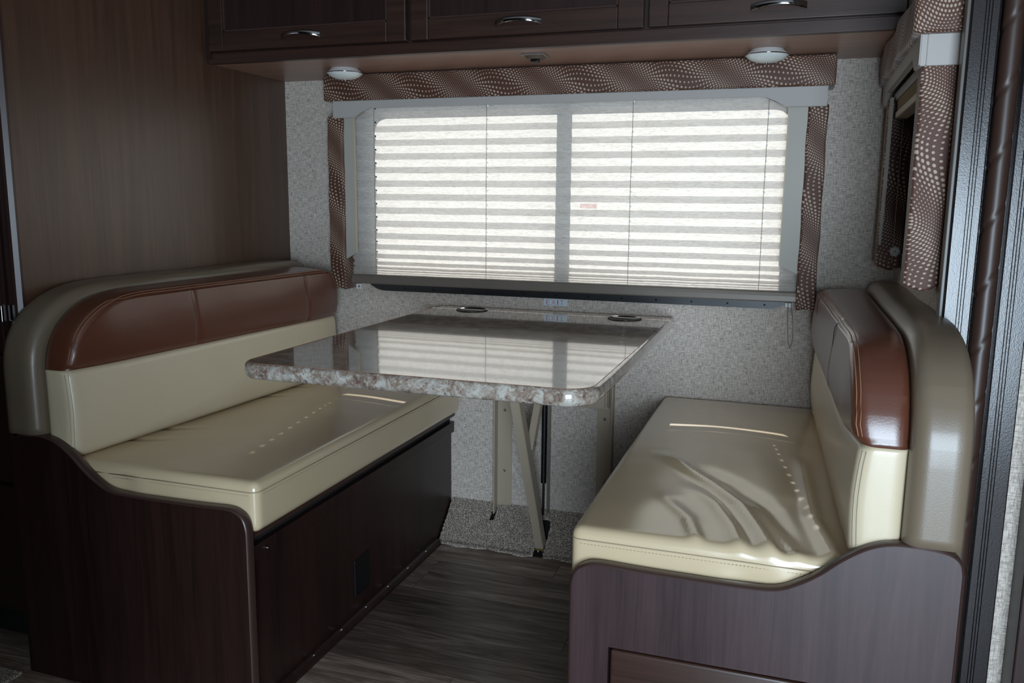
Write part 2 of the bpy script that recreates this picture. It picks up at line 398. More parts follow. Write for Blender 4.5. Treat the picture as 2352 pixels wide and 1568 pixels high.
for A, Bq in zip(rg, rg[1:]):
    for i in range(NR): bm.faces.new((A[i], A[(i+1) % NR], Bq[(i+1) % NR], Bq[i]))
obj('rope_moulding', bm, M['rope'], tr, smooth=True, label='spiral rope moulding between two grooved boards')
# left-hand edge trim of the wood panel
struct('trim_2', prism(bmesh.new(), [(-0.020, -1.03), (-0.020, -1.036), (-0.013, -1.044), (-0.004, -1.044), (0.003, -1.036), (0.003, -1.03)], 'z', 0, 2.0), M['band'], smooth='auto')
struct('ground', B(-14, 14, 0.3, 26, -1.0, -0.95), M['ground'])

# ---- long rear window
AX0, AX1, AZ0, AZ1 = 0.327, 1.545, 0.812, 1.381
win = struct('window_1', ring(bmesh.new(), rrect(OX0, OX1, OZ0, OZ1, .03), rrect(AX0, AX1, AZ0, AZ1, .045), 'y', 0.018, 0.046), M['black'])
obj('inner_flange', ring(bmesh.new(), rrect(0.268, 1.612, 0.7755, 1.400, .085, 10), rrect(0.307, 1.568, 0.803, 1.394, .03, 10), 'y', -0.006, 0.0005), M['black'], win)
obj('mullion', B(0.913, 0.954, 0.022, 0.044, AZ0, AZ1), M['black'], win)
for a, b in ((AX0-.01, 0.913), (0.954, AX1+.01)): obj('pane', B(a, b, 0.031, 0.034, AZ0-.008, AZ1+.008), M['pane'], win)
for i in range(12): screw(win, (0.42+i*0.10, -0.0062, 0.786), (0, -1, 0), 0.0028, 'black')
st = obj('red_sticker', B(0.985, 1.035, 0.0296, 0.0302, 1.098, 1.116), M['redfilm'], win)
# ---- dark tinted side window
w2 = struct('window_2', ring(bmesh.new(), rrect(WY0-.02, WY1+.02, WZ0-.022, WZ1+.02, .03), rrect(WY0+.012, WY1-.012, WZ0+.012, WZ1-.012, .03), 'x', 1.833, 1.845), M['black'])
obj('pane', B(1.868, 1.871, WY0, WY1, WZ0, WZ1), M['tint'], w2)
obj('inner_frame', ring(bmesh.new(), rrect(WY0, WY1, WZ0, WZ1, .03), rrect(WY0+.03, WY1-.03, WZ0+.03, WZ1-.03, .03), 'x', 1.846, 1.878), M['black'], w2)

# ================================================================ CARPET RAMP under the table
def ramp_z(y): 
    u = min(max(-y/0.118, 0), 1); return 0.104*(1-u)**1.15+0.008
cp = thing('carpet_runner', 'speckled taupe cut-pile carpet sloping down from the window wall beneath the table', 'carpet', (0.92, -0.06, 0))
def in_slot(x, y): return (0.893 < x < 0.925 and y < -0.028) or (0.728 < x < 0.741 and -0.045 < y < -0.0)
bm = bmesh.new(); nx, ny = 170, 30; g = {}
x0c, x1c = 0.583, 1.262
for i in range(nx+1):
    x = x0c+(x1c-x0c)*i/nx
    yf = -0.128-0.006*math.sin(x*31)-0.003*math.sin(x*90)
    if abs(x-0.909) < 0.03: yf += 0.012*(1-abs(x-0.909)/0.03)
    for j in range(ny+1):
        y = -0.001+(yf+0.001)*j/ny; z = ramp_z(y)+0.002*noise.noise(Vector((x*60, y*60, 0)))
        if j == ny: z = 0.0015
        g[i, j] = bm.verts.new((x, y, z))
for i in range(nx):
    for j in range(ny):
        c = (g[i, j].co+g[i+1, j+1].co)/2
        if not in_slot(c.x, c.y): bm.faces.new((g[i, j], g[i+1, j], g[i+1, j+1], g[i, j+1]))
bmesh.ops.delete(bm, geom=[v for v in bm.verts if not v.link_faces], context='VERTS')
obj('carpet_backing', bm, M['carpet'], cp, smooth=True)
bm = prism(bmesh.new(), [(-.001, 0.0005), (-.118, 0.0005), (-.09, .004), (-.05, .020), (-.02, .045), (-.001, .080)], 'x', x0c, x1c)
obj('dark_slot_filler', bm, M['gap'], cp)  # added black filler, paints the carpet slots as shaded recesses
bm = bmesh.new()
for k in range(15000):
    x = random.uniform(x0c, x1c); y = random.uniform(-0.134, -0.003)
    if in_slot(x, y) or (abs(x-0.909) < 0.02 and y < -.117): continue
    z = ramp_z(y); a = random.uniform(0, 2*PI); h = random.uniform(.003, .0065); s = random.uniform(.0012, .002)
    tilt = Vector((random.uniform(-.5, .5), random.uniform(-.9, .1), 1)).normalized()*h
    vs = [bm.verts.new((x+s*math.cos(a+q*2*PI/3), y+s*math.sin(a+q*2*PI/3), z-.001)) for q in range(3)]
    tp = bm.verts.new(Vector((x, y, z))+tilt)
    for q in range(3): bm.faces.new((vs[q], vs[(q+1) % 3], tp))
pl = obj('pile', bm, M['carpet'], cp); pl['kind'] = 'stuff'
bm = bmesh.new(); box(bm, -0.9, 0.004, -1.95, -1.118, 0.0, 0.008, bev=.003)
mat_ = tag(obj('floor_mat', bm, M['carpet'], loc=(-.4, -1.5, 0)), 'dark speckled carpet mat on the floor left of the left bench end panel', 'mat')

# ================================================================ BENCHES
PL = [(0.603, 0.0), (0.604, 0.40), (0.603, 0.418), (0.597, 0.437), (0.583, 0.449), (0.560, 0.455), (0.50, 0.4535), (0.433, 0.4525), (0.33, 0.4525), (0.272, 0.4565),
      (0.235, 0.473), (0.205, 0.494), (0.175, 0.521), (0.140, 0.545), (0.105, 0.556), (0.06, 0.556), (0.03, 0.552), (0.014, 0.540), (0.009, 0.52), (0.009, 0.0)]
def bench(side):
    L = side == 'L'; X = lambda x: mx(side, x)
    lab = ('dark wood dinette bench base under the left seat, black vent cover in its front' if L
           else 'wood dinette bench base under the right seat, lit tone painted in, drawer in end panel')
    t = thing('bench_base', lab, 'bench', (X(.3), -0.55, 0), 'dinette bench bases')
    curve = [PL[0]]+[(p[0], p[1]) for p in catmull([(a, b, 0) for a, b in PL[1:-1]], 4)]+[PL[-1]]
    W = 'dark' if L else 'bench'  # right bench takes the copy with the light in its colour
    if L:
        bm = prism(bmesh.new(), [(X(a), b) for a, b in curve], 'y', -1.100, -1.082)
    else:                                                             # opening for the drawer: x .08-.535, z .06-.31 from the front
        bm = bmesh.new(); ox0, ox1, oz0, oz1 = 0.070, 0.536, 0.055, 0.3095
        top = [(a, b) for a, b in curve if b > oz1]
        prism(bm, [(X(a), b) for a, b in [(0.604, oz1)]+top+[(0.009, oz1)]], 'y', -1.100, -1.082)
        for a in ((ox1, .604, 0, oz1), (.009, ox0, 0, oz1), (ox0, ox1, 0, oz0)): box(bm, min(X(a[0]), X(a[1])), max(X(a[0]), X(a[1])), -1.100, -1.082, a[2], a[3])
    obj('end_panel', bm, M[W], t)
    # edge banding: thin strip proud of the panel edge
    bm = bmesh.new(); n = len(curve); rows = []
    for i, (a, b) in enumerate(curve):
        p, q = Vector(curve[max(i-1, 0)]), Vector(curve[min(i+1, n-1)]); d = (q-p).normalized(); nrm = Vector((d.y, -d.x))
        if nrm.length < .5: nrm = Vector((1, 0))
        nrm = -nrm if nrm.dot(Vector((a-.3, b-.2))) < 0 and b < .44 else (nrm if nrm.y > 0 or b < .44 else -nrm)
        o = []
        for off, y in ((-.001, -1.1025), (.0018, -1.1012), (.003, -1.098), (.003, -1.084), (.0018, -1.0808), (-.001, -1.0795)):
            o.append(bm.verts.new((X(a+nrm.x*off), y, b+nrm.y*off)))
        rows.append(o)
    for A, Bq in zip(rows, rows[1:]):
        for k in range(5): bm.faces.new((A[k], A[k+1], Bq[k+1], Bq[k]))
    obj('edge_banding', bm, M['band'], t, smooth=True)
    bb = lambda x0, x1, *r, **k: B(min(X(x0), X(x1)), max(X(x0), X(x1)), *r, **k)
    obj('front_panel', bb(0.562, 0.578, -1.081, -0.001, 0.0, 0.345), M[W], t)
    obj('upper_rail', bb(0.562, 0.590, -1.081, -0.004, 0.332, 0.366, bev=.0015), M[W], t)
    obj('painted_shadow_gap', bb(0.545, 0.574, -1.081, -0.003, 0.366, 0.384), M['gap'], t)  # black strip stands in for the shade between rail and support board
    obj('support_board', bb(0.02, 0.592, -1.081, -0.003, 0.384, 0.400, bev=.0015), M['support'], t)
    obj('base_trim', prism(bmesh.new(), [(X(a), b) for a, b in ((.578, 0), (.598, 0), (.597, .008), (.592, .015), (.585, .019), (.578, .020))], 'y', -1.081, -0.13), M['dark'], t)
    if L:
        for i in range(7):
            y = -.98+i*.125; screw(t, (0.590, y, 0.0175), (1, 0, .6), .0022, 'steel', 'tack')
        v = obj('vent_cover', B(0.5775, 0.5815, -0.640, -0.562, 0.058, 0.156, bev=.0015), M['blackp'], t, label='black plastic cover')
        screw(t, (0.592, -1.02, 0.349), (1, 0, 0), .002, 'steel', 'tack')
    else:
        d = obj('drawer_front', B(X(.533), X(.073), -1.0975, -1.078, 0.058, 0.304, bev=.005, seg=4), M['darkx'], t, smooth='auto', label='dark wood drawer front with rounded edges')
    return t
bench('L'); bench('R')

# ---------------------------------------------------------------- seat cushions
def pdist(p, pl):
    best = (9, 0); run = 0
    for a, b in zip(pl, pl[1:]):
        a = Vector(a); b = Vector(b); d = b-a; u = max(0, min(1, (p-a).dot(d)/d.length_squared)); q = (p-(a+d*u)).length
        if q < best[0]: best = (q, run+u*d.length)
        run += d.length
    return best
def fold(p, pl, w_, h):
    d, t_ = pdist(p, pl); k = min(1, t_/.14); k = k*k*(3-2*k)
    ww = w_*(1.5-.5*k); return h*k*math.exp(-(d/ww)**2)
FOLDS = [([(1.318, -.585), (1.38, -.675), (1.42, -.74), (1.47, -.81), (1.526, -.896), (1.565, -1.0), (1.588, -1.075)], .013, .0085),
         ([(1.365, -.85), (1.402, -.918), (1.442, -.983), (1.464, -1.06)], .011, .0048),
         ([(1.41, -.79), (1.45, -.85), (1.48, -.901), (1.518, -.997), (1.537, -1.07)], .012, .0062),
         ([(1.525, -.80), (1.560, -.90), (1.596, -.989), (1.625, -1.07)], .012, .0055),
         ([(1.628, -.50), (1.640, -.72), (1.651, -.90), (1.682, -1.07)], .013, .0070),
         ([(1.50, -.45), (1.54, -.62), (1.60, -.80)], .035, .0022),
         ([(1.36, -.80), (1.40, -.88)], .02, .002)]
VALL = [([(1.40, -.66), (1.499, -.765), (1.575, -.885), (1.612, -1.05)], .020, -.0060)]
def seat_disp_R(p):
    dz = 0
    q = Vector((p.x, p.y))
    if p.z > .48:
        for pl, w_, h in FOLDS+VALL: dz += 1.35*fold(q, pl, w_*1.1, h)
        fade = min(1, max(0, (p.y+1.085)/.03)); dz *= fade
        cx = max(0, 1-((p.x-1.45)/.22)**2)*max(0, 1-((p.y+.55)/.55)**2); dz += .012*cx
        dz += .0012*noise.noise(Vector((p.x*9, p.y*9, 1)))
    dy = 0
    if p.y < -1.05 and p.z < .49: dy = -.0035*math.sin(p.x*55+p.z*30)*max(0, (p.x-1.45)/.2)*math.exp(-((p.z-.45)/.03)**2)
    return Vector((0, dy, dz))
def seat_disp_L(p):
    dz = 0
    if p.z > .48:
        cx = max(0, 1-((p.x-.40)/.22)**2)*max(0, 1-((p.y+.55)/.55)**2); dz += .008*cx
        for y0 in (-.30, -.43, -.80, -.90): dz -= .004*math.exp(-((p.y-y0-.25*(p.x-.17))/.012)**2)*math.exp(-((p.x-.17)/.06)**2)
        dz += .0012*noise.noise(Vector((p.x*7, p.y*7, 4)))
    dy = -.002*math.sin(p.x*60)*math.exp(-((p.x-.28)/.07)**2) if p.y < -1.05 and p.z < .49 else 0
    return Vector((0, dy, dz))
def seat(side):
    X = lambda x: mx(side, x); L = side == 'L'
    a, b = sorted((X(.125), X(.613)))
    t = thing('seat_cushion', 'flat cream vinyl seat cushion of the left bench, smooth with sun dots across it' if L else 'creased cream vinyl seat cushion of the right bench, glossy folds near its front end', 'cushion', ((a+b)/2, -.55, .40), 'seat cushions of the dinette')
    c = obj('cushion_body', soft_box(a, b, -1.077, -0.012, 0.4005, 0.507, 0.018, (70, 130, 6), seat_disp_L if L else seat_disp_R), M['seat'], t, smooth=True)
    # welt seam 2 cm below the top, round the front and the near end, with stitches beneath
    zf = .487; pts = []
    ex = X(.6132); e0 = X(.17); sg = 1 if L else -1; r = .018
    pts = [(e0, -1.0774, zf)]+[(ex-sg*r+sg*r*math.sin(q*PI/12), -1.077+r-r*math.cos(q*PI/12)-.0003, zf) for q in range(0, 7)]+[(ex, -.03, zf)]
    obj('seam', tube(bmesh.new(), pts, .0011, 6), M['seam_taupe'], t, smooth=True)
    bm = bmesh.new(); y = -1.0774; x = min(e0, ex-sg*r)
    while x < max(e0, ex-sg*r): box(bm, x, x+.0035, y-.0003, y+.001, zf-.0075, zf-.0067); x += .0062
    y = -1.055
    while y < -.03: box(bm, ex-.0006, ex+.0006, y, y+.0035, zf-.0075, zf-.0067); y += .0062
    s = obj('stitching', bm, M['seam_taupe'], t); s['kind'] = 'stuff'
    return t
seat('L'); seat('R')

# ---------------------------------------------------------------- back cushions and bolsters
def back_outline(yN, yF, z0, z1, rN, rF, n=16, el=1.0):
    """outline in (y, z): near end at yN with big corner rN (height el*rN), far end at yF with rF"""
    pts = [(yF, z0)]
    for i in range(9): a = PI/2*i/8; pts.append((yF-rF+rF*math.cos(a), z1-rF+rF*math.sin(a)))
    for i in range(1, 12): pts.append((yF-rF+(yN+rN-yF+rF)*i/12, z1))
    for i in range(n+1): a = PI/2+PI/2*i/n; ca = math.cos(a); sa = math.sin(a); pts.append((yN+rN+rN*math.copysign(abs(ca)**.85, ca), z1-rN*el+rN*el*abs(sa)**.85))
    m = 8
    for i in range(1, m): pts.append((yN, z1-rN*el+(z0+.03-(z1-rN*el))*i/(m-1)))
    for i in range(1, 5): a = PI+PI/2*i/4; pts.append((yN+.03+.03*math.cos(a), z0+.03+.03*math.sin(a)))
    for i in range(1, 14): pts.append((yN+.03+(yF-yN-.03)*i/14, z0))
    return pts
def inset(pts, d):
    n = len(pts); out = []
    for i in range(n):
        p, q = Vector(pts[i-1]), Vector(pts[(i+1) % n]); t_ = q-p
        nn = Vector((-t_.y, t_.x)); nn = nn.normalized() if nn.length > 1e-9 else Vector((0, 0)); out.append((pts[i][0]+nn.x*d, pts[i][1]+nn.y*d))
    return out
def pseg(p, a, b):
    d = b-a; u = max(0, min(1, (p-a).dot(d)/max(1e-12, d.length_squared))); return (p-(a+d*u)).length
def slab(outline, X, xb, xf, r, bulge=0.0, warp=None, fine_y=(), fine_z=()):
    """outline swept from back xb to front xf with rounded front edge r; front face puffed by bulge"""
    bm = bmesh.new(); n = len(outline)
    # orientation test: make inset go inwards
    A = sum(outline[i][0]*outline[(i+1) % n][1]-outline[(i+1) % n][0]*outline[i][1] for i in range(n)); sgn = 1 if A > 0 else -1
    loops = []
    def add(pts, x):
        vs = []
        for y, z in pts:
            vs.append(bm.verts.new((x, y, z)))
        loops.append(vs)
    add(inset(outline, sgn*r*.5), xb); add(inset(outline, sgn*r*.15), xb+r*.2); add(outline, xb+r*.6)
    for k in range(1, 4): add(outline, xb+r*.6+(xf-r-xb-r*.6)*k/4)
    for k in range(0, 7): a = PI/2*k/6; add(inset(outline, sgn*r*(1-math.cos(a))), xf-r+r*math.sin(a))
    fin = inset(outline, sgn*r)
    for A_, B_ in zip(loops, loops[1:]):
        for i in range(n): bm.faces.new((A_[i], A_[(i+1) % n], B_[(i+1) % n], B_[i]))
    bm.faces.new(loops[0][::-1]); front = bm.faces.new(loops[-1]); bm.normal_update()
    ys = [p[0] for p in outline]; zs = [p[1] for p in outline]
    cuts = [((0, min(ys)+.035*k, 0), (0, 1, 0)) for k in range(1, int((max(ys)-min(ys))/.035)+1)]
    for yy in fine_y: cuts += [((0, yy+d, 0), (0, 1, 0)) for d in (-.012, -.006, 0, .006, .012)]
    cuts += [((0, 0, min(zs)+.03*k), (0, 0, 1)) for k in range(1, int((max(zs)-min(zs))/.03)+1)]
    for zz in fine_z: cuts += [((0, 0, zz+d), (0, 0, 1)) for d in (-.014, -.007, 0, .007, .014)]
    for co, no in cuts: bmesh.ops.bisect_plane(bm, geom=bm.verts[:]+bm.edges[:]+bm.faces[:], plane_co=co, plane_no=no, dist=1e-6)
    if bulge:
        for v in bm.verts:
            if v.co.x > xf-1e-5:
                d = min(pseg(Vector((v.co.y, v.co.z)), Vector(fin[i]), Vector(fin[(i+1) % n])) for i in range(0, n))
                v.co.x += bulge*(1-(1-min(d/.12, 1))**2)
    for v in bm.verts:
        if warp: v.co = warp(v.co.copy())
        v.co.x = X(v.co.x)
    return bm
SPLIT = 0.700
def back(side):
    L = side == 'L'; X = lambda x: mx(side, x)
    t = thing('back_cushion', 'two-tone chestnut and cream back cushion of the left bench, on the wood panel side' if L else 'two-tone chestnut and cream back cushion of the right bench, seen almost edge-on', 'cushion', (X(.12), -.55, .5), 'back cushions of the dinette')
    out = back_outline(-1.083, -0.082, 0.5065, 0.856, 0.235, 0.085, el=.70)
    def warp(p):
        yy = (p.y+1.083)/1.05
        s = max(0, min(1, (p.x-.09)/.07))
        p.x += s*(0.058*yy if L else 0.044*yy)                                     # the far end leans out
        z = p.z
        if z > SPLIT: p.x += s*.008*min(1, (z-SPLIT)/.03)
        else: p.x += s*(-.004+.006*math.sin(max(0, (z-.5)/.2)*PI))
        p.x -= s*.006*math.exp(-((z-SPLIT)/.006)**2)
        p.x += s*.0022*noise.noise(Vector((p.x*8, p.y*10, z*10)))
        if z > SPLIT:
            for ys in (-.72, -.26): p.x -= s*.0035*math.exp(-((p.y-ys)/.007)**2)
        if z > .84: p.z -= s*.004*((p.x-.09)/.07)
        return p
    full = slab(out, X, 0.0945, 0.168, 0.022, 0.010, warp, (-.72, -.26), (SPLIT,))
    # subdivide for detail near the split, then cut into the two colours
    for name, keep_up, mat, lab in (('upper_cover', True, 'brown', 'chestnut brown vinyl upper cover'), ('lower_cover', False, 'cream', 'cream vinyl lower cover')):
        bm = full.copy()
        r_ = bmesh.ops.bisect_plane(bm, geom=bm.verts[:]+bm.edges[:]+bm.faces[:], plane_co=(0, 0, SPLIT), plane_no=(0, 0, 1), clear_inner=keep_up, clear_outer=not keep_up)
        obj(name, bm, M[mat], t, smooth=True, label=lab)
    full.free()
    # seams along the front edge outline
    def edgepath(x, off, zmin, zmax, ymax=9):
        o = [(y, z) for y, z in inset(out, off)]
        res = []
        for y, z in o:
            if zmin <= z <= zmax and y < ymax:
                p = warp(Vector((x, y, z))); p.x = X(p.x); res.append(tuple(p))
        return res
    A_ = sum(out[i][0]*out[(i+1) % len(out)][1]-out[(i+1) % len(out)][0]*out[i][1] for i in range(len(out))); sg = 1 if A_ > 0 else -1
    for off, xx in ((sg*.0065, .1615), (sg*.0025, .1565)):
        up = edgepath(xx, off-sg*.0008, SPLIT+.004, 2); 
        if len(up) > 2: obj('seam', tube(bmesh.new(), up, .0009, 6), M['thread_tan'], t, smooth=True)
        near = [q for q in edgepath(xx, off-sg*.0008, .518, SPLIT-.004, -1.0)]
        if len(near) > 1: obj('seam', tube(bmesh.new(), near, .0008, 6), M['thread_cream'], t, smooth=True)
    for ys in (-.72, -.26):
        pts = []
        for i in range(16):
            z = SPLIT+.004+(.836-SPLIT)*i/15; p = warp(Vector((.1755, ys, z)));
            k = max(0, (z-.822)/.03); p.x -= .018*k*k; p.x = X(p.x); pts.append(tuple(p))
        obj('seam', tube(bmesh.new(), pts, .0007, 6), M['seam_dark'], t, smooth=True)
    return t
back('L'); back('R')
def bolster(side):
    L = side == 'L'; X = lambda x: mx(side, x)
    out = back_outline(-1.108, -0.022, 0.500 if L else .50, 0.872, 0.25, 0.09, el=.74)
    out = [(y, z if z > .56 or y > -1.0 else z) for y, z in out]
    bm = slab(out, X, 0.004 if L else 0.012, 0.094, 0.026, 0.0, lambda p: Vector((p.x, p.y, p.z+.004*noise.noise(Vector((p.y*5, 0, 0))))))
    for v in bm.verts:                                                # tuck the foot behind the end panel's swoop
        if v.co.y < -1.0775 and v.co.z < .556: v.co.y = max(v.co.y, -1.0795)
    o = obj('backrest_bolster', bm, M['taupe'], smooth=True, loc=(X(.05), -.55, .5))
    tag(o, 'taupe vinyl bolster arching behind the left back cushion, against the wood panel' if L else 'taupe vinyl bolster arching behind the right back cushion, below the side window', 'bolster', 'bolsters behind the back cushions')
bolster('L'); bolster('R')

# ================================================================ TABLE
tb = thing('dinette_table', 'wall-mounted dinette table with speckled granite-look top and beige folding leg', 'table', (.912, -.5, 0))
TX0, TX1, TY0, TY1, ZT, TH = 0.549, 1.279, -1.043, -0.018, 0.740, 0.033
def table_outline(d):
    pts = []
    for cx, cy, r, a0 in ((TX1, TY1, .018, 0), (TX0, TY1, .018, PI/2), (TX0, TY0, .048, PI), (TX1, TY0, .062, 3*PI/2)):
        sx = -1 if cx == TX1 else 1; sy = -1 if cy == TY1 else 1
        c = (cx+sx*r, cy+sy*r)
        for i in range(13): a = a0+PI/2*i/12; pts.append((c[0]+(r-d)*math.cos(a), c[1]+(r-d)*math.sin(a)))
    return pts
def loop(bm, d, z): return [bm.verts.new((x, y, z)) for x, y in table_outline(d)]
bm = bmesh.new(); N = 52
bm.faces.new(loop(bm, .0085, ZT)); bm.faces.new(loop(bm, .012, ZT-TH)[::-1])
tt = obj('tabletop', bm, M['granite'], tb)
bm = bmesh.new(); R_ = TH/2; ls = []
prof = [(.0085, 0), (.005, .0012), (.0022, .0042), (.0005, .0095), (0, .0165), (.0008, .0225), (.003, .028), (.0065, .0315), (.012, TH)]
for d, dz in prof: ls.append(loop(bm, d, ZT-dz))
for a, b in zip(ls, ls[1:]):
    for i in range(N): bm.faces.new((a[i], a[(i+1) % N], b[(i+1) % N], b[i]))
obj('bullnose_edge', bm, M['granite'], tb, smooth=True, label='rounded speckled edge')
bm = bmesh.new(); pts = [(x, y, ZT+.0001) for x, y in table_outline(.0085)]; pts.append(pts[0]); tube(bm, pts, .0006, 5, caps=False)
obj('laminate_joint', bm, M['thread_tan'], tb)
for cx, cy in ((.687, -.097), (1.150, -.107)):
    h = obj('cup_holder', lathe(bmesh.new(), [(0.036, ZT+.0004), (.0395, ZT+.0030), (.044, ZT+.0036), (.0478, ZT+.0020), (.0480, ZT+.0002), (.040, ZT-.001)], (cx, cy, 0), 'z', 48), M['blackp'], tb, smooth=True, label='black recessed cup holder')
    obj('cup_well', lathe(bmesh.new(), [(.0385, ZT+.0026), (.036, ZT+.0010), (.030, ZT+.0006), (0, ZT+.0005)], (cx, cy, 0), 'z', 40), M['gap'], h, smooth=True)
# wall rails with flanges
for xa, s in ((.738, 1), (1.104, -1)):
    bm = bmesh.new(); x1 = xa+s*.047
    box(bm, min(xa, x1), max(xa, x1), -.0050, -.0005, .085, .70, bev=.001)
    box(bm, min(xa, xa-s*.004), max(xa, xa-s*.004), -.034, -.0005, .085, .70, bev=.001)
    r_ = obj('wall_rail', bm, M['beige'], tb)
    for z in (.222, .418, .60): screw(r_, (xa+s*.024, -.0052, z), (0, -1, 0), .0045)
obj('support_beam', B(.742, 1.100, -.058, -.034, .462, .52, bev=.0015), M['beige'], tb)
obj('support_beam', B(.742, 1.100, -.075, -.034, .655, .706, bev=.0015), M['beige'], tb)
for y0, y1 in ((-.074, -.034),): obj('arm_plate', B(1.094, 1.099, y0, y1, .47, .70, bev=.001), M['beige'], tb)
def bar(bm, p, q, wx, wt):
    p, q = Vector(p), Vector(q); d = (q-p).normalized(); a = Vector((1, 0, 0)); b = d.cross(a).normalized()
    vs = [[bm.verts.new(c+a*sx*wx/2+b*sy*wt/2) for sx, sy in ((-1, -1), (1, -1), (1, 1), (-1, 1))] for c in (p, q)]
    bm.faces.new(vs[0][::-1]); bm.faces.new(vs[1])
    for k in range(4): bm.faces.new((vs[0][k], vs[0][(k+1) % 4], vs[1][(k+1) % 4], vs[1][k]))
    bmesh.ops.bevel(bm, geom=bm.edges[:], offset=.0016, segments=2, affect='EDGES'); return bm
lg = obj('leg', bar(bmesh.new(), (.909, -.084, .022), (.909, -.420, .700), .026, .034), M['beige'], tb)
obj('brace', bar(bmesh.new(), (.915, -.228, .365), (.915, -.060, .630), .020, .026), M['beige'], tb)
obj('foot_clip', tube(bmesh.new(), [(.902, -.086, .03), (.902, -.090, .001), (.916, -.090, .001), (.916, -.086, .03)], .0012, 6), M['steel'], lg)
obj('foot_cap', bar(bmesh.new(), (.909, -.0825, .019), (.909, -.0875, .030), .027, .0355), plain('brass_foot_cap', (.42, .28, .09), .4, .6), lg)
for p in ((.9285, -.222, .385), (.9285, -.150, .490)): screw(tb, p, (1, 0, 0), .005)
gs = obj('gas_strut', tube(bmesh.new(), [(.898, -.028, .47), (.898, -.028, .205)], .0088, 14), M['blackp'], tb, smooth='auto', label='black gas strut')
obj('strut_rod', tube(bmesh.new(), [(.898, -.028, .206), (.898, -.028, .10)], .0038, 10), M['black'], gs, smooth='auto')
obj('strut_channel', B(.909, .912, -.030, -.001, .105, .47, bev=.0008), M['rail'], tb)

# ================================================================ PLEATED SHADE
sh = thing('pleated_shade', 'white pleated window shade lowered over the long window, sunlit from behind', 'blind', (.92, -.018, .8))
SX0, SX1 = 0.258, 1.600; CORDS = (.342, .711, 1.143, 1.503)
hs = [.0462]*9+[.042, .037, .031, .023, .014, .009, .007, .006]
ztop, zbot = 1.349, .829; k_ = (ztop-zbot)/sum(hs); hs = [h*k_ for h in hs]
xs = [SX0]
for c in CORDS:
    n = 9
    a = xs[-1]; xs += [a+(c-.0023-a)*i/n for i in range(1, n+1)]; xs.append(c+.0023)
a = xs[-1]; xs += [a+(SX1-a)*i/9 for i in range(1, 10)]
bm = bmesh.new(); rows = []; z = ztop; YF, YB = -.0425, -.03
levels = []                                                           # (z, y, hole-row?)
for pi_, h in enumerate(hs):
    up = h*.52; dn = h-up; dep = min(.0125, h*.9)
    yb = YF+dep
    # upper facet: from front fold down-and-out?  outside-facing-up facet first (bright), then the facet facing down (dim)
    for s in (0, .38, .60): levels.append((z-up*s, YF+dep*s if False else YF+(dep)*s, s == .38 and h > .02))
    z -= up
    for s in (0, .5): levels.append((z-dn*s, yb-dep*s, False))
    z -= dn
levels.append((z, YF, False))
grid = []
for (zz, yy, hole) in levels:
    grid.append([bm.verts.new((x, yy+.0006*noise.noise(Vector((x*14, zz*40, 3))), zz+.0009*noise.noise(Vector((x*11, zz*33, 9))))) for x in xs])
for j in range(len(grid)-1):
    for i in range(len(xs)-1):
        if levels[j][2] and abs(xs[i+1]-xs[i]-.0046) < .0001: continue
        bm.faces.new((grid[j][i], grid[j][i+1], grid[j+1][i+1], grid[j+1][i]))
obj('pleated_fabric', bm, M['shade'], sh)
bm = prism(bmesh.new(), [(-.027, .800), (-.045, .800), (-.048, .803), (-.046, .816), (-.044, .825), (-.040, .829), (-.027, .829)], 'x', SX0-.003, SX1+.003)
obj('bottom_rail', bm, M['rail'], sh, label='bronze-grey bottom rail')
obj('head_rail', B(SX0, SX1, -.050, -.012, 1.349, 1.372, bev=.002), M['rail'], sh)
for c in CORDS:
    cr = obj('lift_cord', tube(bmesh.new(), [(c, -.0450, 1.35), (c-.001, -.0452, 1.1), (c, -.0450, .828)], .0007, 5), M['cord'], sh)
    z = ztop
    for h in hs[:11]:
        obj('cord_bead', lathe(bmesh.new(), [(0, -.0013), (.0014, 0), (0, .0013)], (c, -.0452, z), 'z', 6), M['cord'], cr, smooth=True); z -= h
tc = thing('tension_cord', 'thin dark looped cord hanging below the right end of the shade', 'cord', (1.59, -.012, .68))
obj('cord_loop', tube(bmesh.new(), catmull([(1.582, -.036, .800), (1.584, -.010, .74), (1.588, -.008, .69), (1.593, -.008, .672), (1.599, -.008, .69), (1.598, -.009, .74), (1.589, -.036, .800)], 6), .0008, 5), M['cord'], tc)
obj('hold_down_clip', B(1.574, 1.592, -.016, -.0005, .783, .795, bev=.001), M['white'], tc)
hd = thing('hold_down_bracket', 'small clear hold-down bracket with screw below the left end of the shade', 'bracket', (.262, -.01, .785))
obj('bracket_plate', B(.250, .268, -.012, -.0005, .778, .795, bev=.0015), M['white'], hd); screw(hd, (.262, -.012, .786), (0, -1, 0), .0035)

